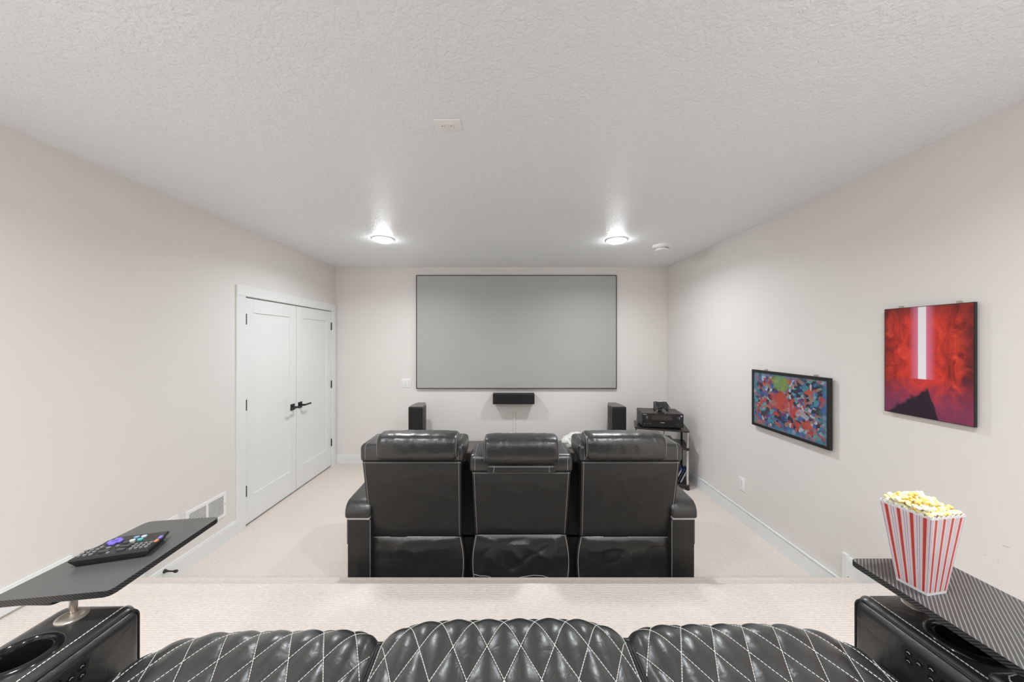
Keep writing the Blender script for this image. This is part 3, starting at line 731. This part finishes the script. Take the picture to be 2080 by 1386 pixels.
# ================================================================ rear sofa (seat fronts and arms in view)
RS = thing('rear_row_sofa', 'black leather recliner sofa with white diamond stitching at bottom of view', 'sofa', (-.013, .956, PLAT), .0182)
QW, QH = .081, .166
def seat_cushion(cx, hw, zt, yf, R, hl, hr, a0, pl_, pr_):
    yb = -.66; L1 = yf-R-yb; TT = L1+R*PI/2+.26
    tn = L1+R*.42
    def prof(t_):
        if t_ < L1: return yb+t_, zt-.012*((L1-t_)/L1), Vector((0, 0, 1))
        if t_ < L1+R*PI/2:
            th = (t_-L1)/R; return yf-R+R*math.sin(th), zt-R+R*math.cos(th), Vector((0, math.sin(th), math.cos(th)))
        return yf, zt-R-(t_-L1-R*PI/2), Vector((0, 1, 0))
    def hoff(a):
        s = a/hw
        return -(hl*(-s)**pl_ if s < 0 else hr*s**pr_)
    def S(a, t_, extra=0.0):
        y, z, n = prof(t_); return Vector((cx+a, y, z))+n*(hoff(a)+extra)
    def quilt(a, t_):
        p = (a-a0)/QW+(t_-tn)/QH; q = (a-a0)/QW-(t_-tn)/QH
        v = abs(math.sin(PI*p)*math.sin(PI*q))
        edge = min(1, (hw-abs(a))/.02)
        return .0070*(v**.62)*edge+.0012*noise.noise(Vector((a*30, t_*30, cx)))*v
    bm = B(); nu, nv = 176, 170
    cols = []
    as_ = [-hw+2*hw*i/nu for i in range(nu+1)]
    t0 = L1-.42                                  # the rest is under the backrest
    ts = [0, t0*.5]+[t0+(TT-t0)*j/nv for j in range(nv+1)]
    for sk_ in (.16, .07, .02, .006): cols.append([S(-hw+.003, t_, -sk_) for t_ in ts])
    for a in as_: cols.append([S(a, t_, quilt(a, t_)) for t_ in ts])
    for sk_ in (.006, .02, .07, .16): cols.append([S(hw-.003, t_, -sk_) for t_ in ts])
    V = [[bm.verts.new(p) for p in c] for c in cols]
    for A, Bc in zip(V, V[1:]):
        for j in range(len(ts)-1): bm.faces.new((A[j], Bc[j], Bc[j+1], A[j+1]))
    o = obj('seat_cushion', bm, M['leather_quilt'], RS, smooth=True)
    bm = B()
    for sg in (1, -1):
        kk = int(TT/QH+hw/QW)+3
        for k_ in range(-kk, kk+1):
            pts = []
            for j in range(int(TT/.004)):
                t_ = j*.004
                if t_ < L1-.40: continue
                a = a0+QW*(k_-sg*(t_-tn)/QH)
                if abs(a) < hw-.004: pts.append(S(a, t_, .0020))
                elif pts: break
            if len(pts) > 3: dashes(bm, pts, .00105, .0060, .0018)
    st_ = obj('diamond_stitching', bm, M['thread'], o)
    for sgn in (-1, 1):
        pe = [S(sgn*(hw-.001), t0+(TT-t0)*j/90, .001) for j in range(91)]
        bp = B(); tube(bp, pe, .0042, 8); obj('piping', bp, M['piping'], o, smooth=True)
        bp = B(); tube(bp, [S(sgn*(hw+.004), t0+(TT-t0)*j/90, -.014) for j in range(91)], .0038, 8); obj('piping', bp, M['piping'], o, smooth=True)
        if hl == hr:
            bm = B(); dashes(bm, [S(sgn*(hw-.012), t0+(TT-t0)*j/120, .0042) for j in range(121)], .0011, .0060, .0018); obj('edge_stitching', bm, M['thread'], o)
seat_cushion(-.641, .3185, .506, .022, .120, .085, .030, .016, 3.2, 10)
seat_cushion(0, .3185, .519, .036, .125, .045, .045, 0, 6, 6)
seat_cushion(.641, .3185, .506, .022, .120, .030, .085, -.016, 10, 3.2)
bm = B(); box(bm, -.955, .955, -.70, -.16, .03, .36); obj('base_frame', bm, M['void'], RS)
for x in (-.32, .32):
    bm = B(); box(bm, x-.018, x+.018, -.3, -.035, .2, .468, .01); obj('gap_filler', bm, M['piping'], RS)
for i, cx in enumerate((-.641, 0, .641)):       # reclined backrests, below the camera
    bm = B(); box(bm, cx-.315, cx+.315, -.10, .10, 0, .62, .05, 4, M=Matrix.Translation((0, -.78, .42)) @ Matrix.Rotation(.50, 4, 'X'))
    obj('backrest', bm, M['leather_quilt'], RS, ang=60)
AI, AO, AZ, RB = .962, 1.166, .556, .034
for s in (-1, 1):
    bm = B(); a0, a1 = sorted((s*AI, s*AO))
    box(bm, a0, a1, -.95, .0, .02, AZ, RB, 6)
    ar = obj('arm', bm, M['leather_quilt'], RS, ang=70)
    ccx, ccy = s*1.066, -.168
    cu = B(); lathe(cu, [(.046, AZ-.075), (.046, AZ+.05)], (ccx, ccy, 0), 40, cap0=True, cap1=True)
    cut(ar, [cu])
    me = ar.data
    for p in me.polygons: p.use_smooth = False
    b2 = bmesh.new(); b2.from_mesh(me)
    for f in b2.faces: f.smooth = True
    for e in b2.edges:
        e.smooth = not (len(e.link_faces) == 2 and e.calc_face_angle(0) > math.radians(35))
    b2.to_mesh(me); b2.free()
    if not me.materials: me.materials.append(M['leather_quilt'])
    bm = B(); lathe(bm, [(.066, AZ-.001), (.064, AZ+.003), (.058, AZ+.0065), (.051, AZ+.006), (.0455, AZ-.002), (.0445, AZ-.07), (.0001, AZ-.072)], (ccx, ccy, 0), 48)
    obj('cup_holder', bm, M['black_gloss'], ar, ang=50)
    bm = B(); lathe(bm, [(.0295, AZ-.001), (.0295, AZ+.0022), (.0275, AZ+.0035), (.020, AZ+.0036), (.018, AZ+.0022), (.006, AZ+.0022)], (s*1.086, -.057, 0), 44, cap1=True)
    obj('table_socket', bm, M['socket'], ar, ang=40)
    # inner edge: piping loop and stitched line
    xi = s*(AI+.001)
    kb_ = RB*.285; xi = s*(AI+kb_)
    loop = [(xi, -.9+.872*j/30, AZ-kb_) for j in range(31)]+[(xi, -RB+RB*.715*math.sin(a), AZ-RB+RB*.715*math.cos(a)) for a in [PI/2*j/8 for j in range(1, 9)]]+[(xi, -kb_, AZ-.06-.04*j) for j in range(11)]
    bm = B(); tube(bm, loop, .0036, 8); obj('piping', bm, M['piping'], ar, smooth=True)
    xs = s*(AI+.030)
    bm = B(); dashes(bm, [(xs, -.90+(.90-RB)*j/60, AZ+.0006) for j in range(61)]+[(xs, -RB+(RB+.0006)*math.sin(a), AZ-RB+(RB+.0006)*math.cos(a)) for a in [1.2*j/10 for j in range(1, 11)]], .0014, .0062, .0018); obj('stitching', bm, M['thread'], ar)
    # padded lid behind the cup holder
    bm = B(); box(bm, min(s*.975, s*1.155), max(s*.975, s*1.155), -.92, -.262, AZ-.004, AZ+.026, .014, 4); ld_ = obj('storage_lid', bm, M['leather_quilt'], ar, ang=60)
    bm = B(); dashes(bm, [(s*.992, -.90, AZ+.0268)]+[(s*.992, -.90+.612*j/40, AZ+.0268) for j in range(1, 41)]+[(s*(.998+.006*j), -.280+.001*j, AZ+.0268) for j in range(1, 24)], .0013, .0062, .0018); obj('lid_stitching', bm, M['thread'], ar)
    # recliner control panel on the inner face
    poly = [(-.128, .512), (-.138, .528), (-.235, .528), (-.245, .512), (-.235, .478), (-.145, .474)]
    bm = B(); xa, xb_ = s*(AI+.004), s*(AI-.004)
    A = [bm.verts.new((xa, y, z)) for y, z in poly]; C2 = [bm.verts.new((xb_, y, z)) for y, z in poly]; n = len(poly)
    bm.faces.new(A); ft = bm.faces.new(C2)
    for q in range(n): bm.faces.new((A[q], A[(q+1) % n], C2[(q+1) % n], C2[q]))
    bmesh.ops.bevel(bm, geom=list(ft.edges), offset=.002, segments=2, affect='EDGES')
    obj('control_panel', bm, plain('panel_plastic', (.022, .022, .024), .3), ar)
    for by, bz, rr_ in ((-.146, .511, .0085), (-.146, .491, .0085), (-.166, .503, .0085), (-.190, .513, .0085), (-.190, .491, .0085), (-.215, .502, .010)):
        bm = B(); lathe(bm, [(rr_, s*(AI-.0035)), (rr_*.92, s*(AI-.0048)), (.001, s*(AI-.005))], (0, by, bz), 20, 'x', cap1=True); obj('button', bm, M['black_gloss'], ar, ang=50)
        bm = B()
        for a_ in (.6, 2.54): 
            pz = Vector((s*(AI-.0054), by, bz+.002)); qv = pz+Vector((0, .0042*math.cos(a_), -.0042*math.sin(a_)))
            tube(bm, [pz, qv], .0006, 4)
        obj('button_mark', bm, M['mark'], ar)
    for y in (-.9, -.06):
        bm = B(); lathe(bm, [(.022, 0), (.028, .022)], (s*1.06, y, 0), 14, cap0=True, cap1=True); obj('foot', bm, M['black_plastic'], ar)

# ================================================================ swivel trays
TZ = .984      # underside of both trays
def tray(label, poly, post, mat, brk):
    d = thing('swivel_tray', label, 'tray table', (post[0], post[1], PLAT+AZ+.005), 0, 'swivel trays on the rear sofa arms')
    z0 = TZ-(PLAT+AZ+.005)
    lp = [(x-post[0], y-post[1]) for x, y in poly]
    out = []
    n = len(lp)                                   # round the corners
    for i in range(n):
        p, a, b = Vector(lp[i]), Vector(lp[i-1]), Vector(lp[(i+1) % n]); r_ = .016
        u = (a-p).normalized(); v = (b-p).normalized()
        for k_ in range(7):
            s_ = k_/6; q = (p+u*r_)*(1-s_)**2+p*2*s_*(1-s_)+(p+v*r_)*s_**2; out.append((q.x, q.y))
    bm = B(); prism(bm, out, z0, z0+.016, .0012)
    me_ = obj('tray_top', bm, [mat, M['carbon_edge']], d)
    for p in me_.data.polygons:
        if abs(p.normal.z) < .5: p.material_index = 1
    bm = B(); lathe(bm, [(.0078, -.002), (.0078, z0)], (0, 0, 0), 20, cap0=True, cap1=True); obj('post', bm, M['nickel'], d, ang=40)
    bm = B(); prism(bm, roundrect(*brk, .012), z0-.008, z0, .001); obj('under_bracket', bm, M['black_metal'], d)
    return d
tray('dark swivel tray table on left arm holding the remote control', [(-.990, .868), (-1.019, 1.233), (-1.238, 1.200), (-1.245, .828)], (-1.111, .8925), M['carbon_plain'], (-.085, .005, -.042, .04))
tray('striped carbon pattern swivel tray table holding the popcorn box', [(.971, .560), (1.226, .560), (1.222, .996), (.972, .996)], (1.075, .9185), M['carbon'], (-.03, .09, -.07, .02))

# ---------------------------------------------------------------- remote control
d = thing('remote_control', 'chunky black remote control with purple pad on left tray', 'remote control', (-1.1167, 1.0197, TZ+.0163), math.atan2(.306, .952)); d.scale = (1, 1, 1.4)
pl = [(-.0988, -.0428), (.0745, -.0428), (.0721, .0609), (.0161, .060), (-.0516, .0649), (-.071, .047), (-.0733, .017), (-.0902, .0038)]
cen = (-.01, .01)
bm = B()
lo = [bm.verts.new((cen[0]+(x-cen[0])*.86, cen[1]+(y-cen[1])*.86, 0)) for x, y in pl]
md = [bm.verts.new((x, y, .013)) for x, y in pl]
hi = [bm.verts.new((cen[0]+(x-cen[0])*.975, cen[1]+(y-cen[1])*.975, .0165)) for x, y in pl]
n = len(pl); bm.faces.new(lo); bm.faces.new(hi)
for A, C2 in ((lo, md), (md, hi)):
    for i in range(n): bm.faces.new((A[i], A[(i+1) % n], C2[(i+1) % n], C2[i]))
obj('shell', bm, [plain('remote_shell', (.020, .020, .0195), .38)], d)
grey = plain('remote_button', (.055, .055, .055), .4); pale = plain('remote_button_edge', (.19, .195, .19), .4)
purple_m = plain('purple_pad', (.19, .14, .62), .4)
def rbutton(nm, u, v, w_, h_, m_, z1=.0195):
    bm = B(); prism(bm, roundrect(u-w_/2, u+w_/2, v-h_/2, v+h_/2, min(w_, h_)*.35, 3), .0160, z1, .0006); return obj(nm, bm, m_, d)
bm = B(); box(bm, -.058, -.024, .0215, .0375, .016, .0205, .003); box(bm, -.049, -.033, .012, .047, .016, .0205, .003); obj('direction_pad', bm, purple_m, d)
rbutton('ok_button', -.041, .0295, .011, .011, plain('purple_ok', (.13, .09, .50), .35), .0215)
for u, v, c in ((.003, .040, (.20, .34, .48)), (.021, .040, (.50, .60, .70)), (.003, .022, (.62, .66, .64)), (.021, .022, (.10, .46, .44))):
    rbutton('shortcut_button', u, v, .013, .009, plain('shortcut', c, .35))
for i in range(3):
    for j in range(3): rbutton('number_button', -.084+i*.0125, -.030+j*.0125, .0085, .006, pale)
for i in range(4):
    for j in range(3): rbutton('number_button', .028+i*.0115, -.030+j*.0115, .0080, .006, pale)
for u, v, w_, h_ in ((-.036, -.022, .024, .008), (-.036, -.004, .010, .007), (-.018, .000, .009, .006), (.004, -.026, .020, .009), (.004, -.008, .022, .008), (-.008, .014, .012, .007), (.012, .008, .010, .006), (-.056, .005, .008, .008), (-.020, -.034, .008, .006)):
    rbutton('menu_button', u, v, w_, h_, grey if w_ > .01 else pale)
for v, c in ((.004, (.60, .22, .10)), (.024, (.22, .20, .62))):
    bm = B(); box(bm, .064, .0725, v-.008, v+.008, .0125, .0178, .002); obj('side_button', bm, plain('side_button', c, .4), d)

# ---------------------------------------------------------------- popcorn box and popcorn
PB = (1.0407, .8826, TZ+.0163); PR = math.radians(9.5); HB = .201
pb = thing('popcorn_box', 'red and white striped tapered popcorn box on the right tray', 'popcorn box', PB, PR)
k = N('striped_card'); uvn = k.n('ShaderNodeUVMap').outputs[0]; su = k.n('ShaderNodeSeparateXYZ', {0: uvn}).outputs
ph = k.math('FRACT', k.math('MULTIPLY', su[0], 4.0)); dd = k.math('ABSOLUTE', k.math('SUBTRACT', ph, .5))
redm = k.math('LESS_THAN', dd, .135); pink = k.ramp(dd, [(.13, C(.86, .56, .57)), (.34, C(.87, .73, .76))])
thin = k.math('LESS_THAN', k.math('ABSOLUTE', k.math('SUBTRACT', dd, .40)), .026)
col = k.mix(thin, pink, C(.30, .24, .36)); col = k.mix(redm, col, C(.56, .050, .038))
inb = k.math('MULTIPLY', k.math('GREATER_THAN', su[1], .035), k.math('LESS_THAN', su[1], .972))
col = k.mix(inb, C(.86, .85, .86), col)
k.set(Base_Color=col, Roughness=.38); card = k.m
b0, b1 = .0298, .0515
def wallpt(side, u, v):
    hw = b0+(b1-b0)*v
    if v > .98: zz = HB+.006*abs(math.sin(PI*u*7))**.6-.003
    else: zz = HB*v
    x = (2*u-1)*hw; y = -hw
    a = side*PI/2; return Vector((x*math.cos(a)-y*math.sin(a), x*math.sin(a)+y*math.cos(a), zz))
for side in range(4):
    bm = B(); uv = bm.loops.layers.uv.new('UVMap'); nu = 48; vs_ = [0, .5, .96, 1.0]
    g = [[bm.verts.new(wallpt(side, i/nu, v)) for v in vs_] for i in range(nu+1)]
    g2 = [[bm.verts.new(wallpt(side, i/nu, v)+Matrix.Rotation(side*PI/2, 3, 'Z') @ Vector((0, .0009, 0))) for v in vs_] for i in range(nu+1)]
    for G, rev in ((g, False), (g2, True)):
        for i in range(nu):
            for j in range(3):
                f = bm.faces.new((G[i][j], G[i+1][j], G[i+1][j+1], G[i][j+1]))
                for lp, c in zip(f.loops, ((i/nu, vs_[j]), ((i+1)/nu, vs_[j]), ((i+1)/nu, vs_[j+1]), (i/nu, vs_[j+1]))): lp[uv].uv = c
    for i in range(nu):
        f = bm.faces.new((g[i][3], g[i+1][3], g2[i+1][3], g2[i][3]))
        for lp in f.loops: lp[uv].uv = (0, .99)
    obj('side_panel', bm, card, pb)
bm = B(); box(bm, -b0, b0, -b0, b0, 0, .002); obj('bottom', bm, M['plastic_white'], pb)
k = N('popcorn'); rnd = k.n('ShaderNodeObjectInfo').outputs['Random']; co = k.co()
f = k.math('ADD', k.noise(90, 2, co), k.math('MULTIPLY', k.math('SUBTRACT', rnd, .5), .42))
k.set(Base_Color=k.ramp(f, [(.38, C(.90, .86, .70)), (.56, C(.90, .80, .42)), (.70, C(.86, .62, .14)), (.86, C(.62, .30, .04))]), Roughness=.6)
k.b.inputs['Subsurface Weight'].default_value = .15; k.b.inputs['Subsurface Radius'].default_value = (.004, .003, .0015)
popm = k.m
kern = []
for q in range(5):
    bm = B(); rng = random.Random(40+q)
    bmesh.ops.create_icosphere(bm, subdivisions=3, radius=1)
    lobes = [Vector((rng.uniform(-1, 1), rng.uniform(-1, 1), rng.uniform(-1, 1))).normalized() for _ in range(8)]
    for v in bm.verts:
        n_ = v.co.normalized(); b_ = max(max(0, n_.dot(l))**4 for l in lobes)
        v.co = n_*((.60+.55*b_)+.14*noise.noise(n_*3.5+Vector((q, 0, 0))))*.0070
    me = bpy.data.meshes.new('popcorn_kernel'); 
    for f_ in bm.faces: f_.smooth = True
    bm.to_mesh(me); bm.free(); me.materials.append(popm); kern.append(me)
rng = random.Random(5); cnt = 0
for layer, (zz, half, step) in enumerate(((HB-.017, .037, .0108), (HB-.007, .0395, .0108), (HB+.002, .0425, .0106), (HB+.011, .0375, .0106), (HB+.020, .027, .0106), (HB+.028, .013, .0106))):
    m = int(2*half/step)+1
    for i in range(m):
        for j in range(m):
            x = -half+2*half*i/(m-1)+rng.uniform(-.002, .002); y = -half+2*half*j/(m-1)+rng.uniform(-.002, .002)
            x = max(-half, min(half, x)); y = max(-half, min(half, y))
            if layer > 3 and (x*x+y*y)**.5 > half*1.2: continue
            if layer > 2: x -= .006; y += .004
            # the heap stands higher over the far left corner
            o = bpy.data.objects.new('popcorn_kernel', kern[rng.randrange(5)]); COL.objects.link(o)
            c_, s_ = math.cos(PR), math.sin(PR)
            o.location = (PB[0]+x*c_-y*s_, PB[1]+x*s_+y*c_, PB[2]+zz+rng.uniform(-.002, .002)+(.02*(y-x) if layer > 2 else 0))
            o.rotation_euler = [rng.uniform(0, 6.28) for _ in range(3)]
            sc_ = rng.uniform(.82, 1.15); o.scale = (sc_, sc_, sc_)
            tag(o, 'puffy yellow and white popcorn piece in the striped box', 'popcorn', 'popcorn pieces heaped in the striped box'); cnt += 1
print('kernels', cnt)
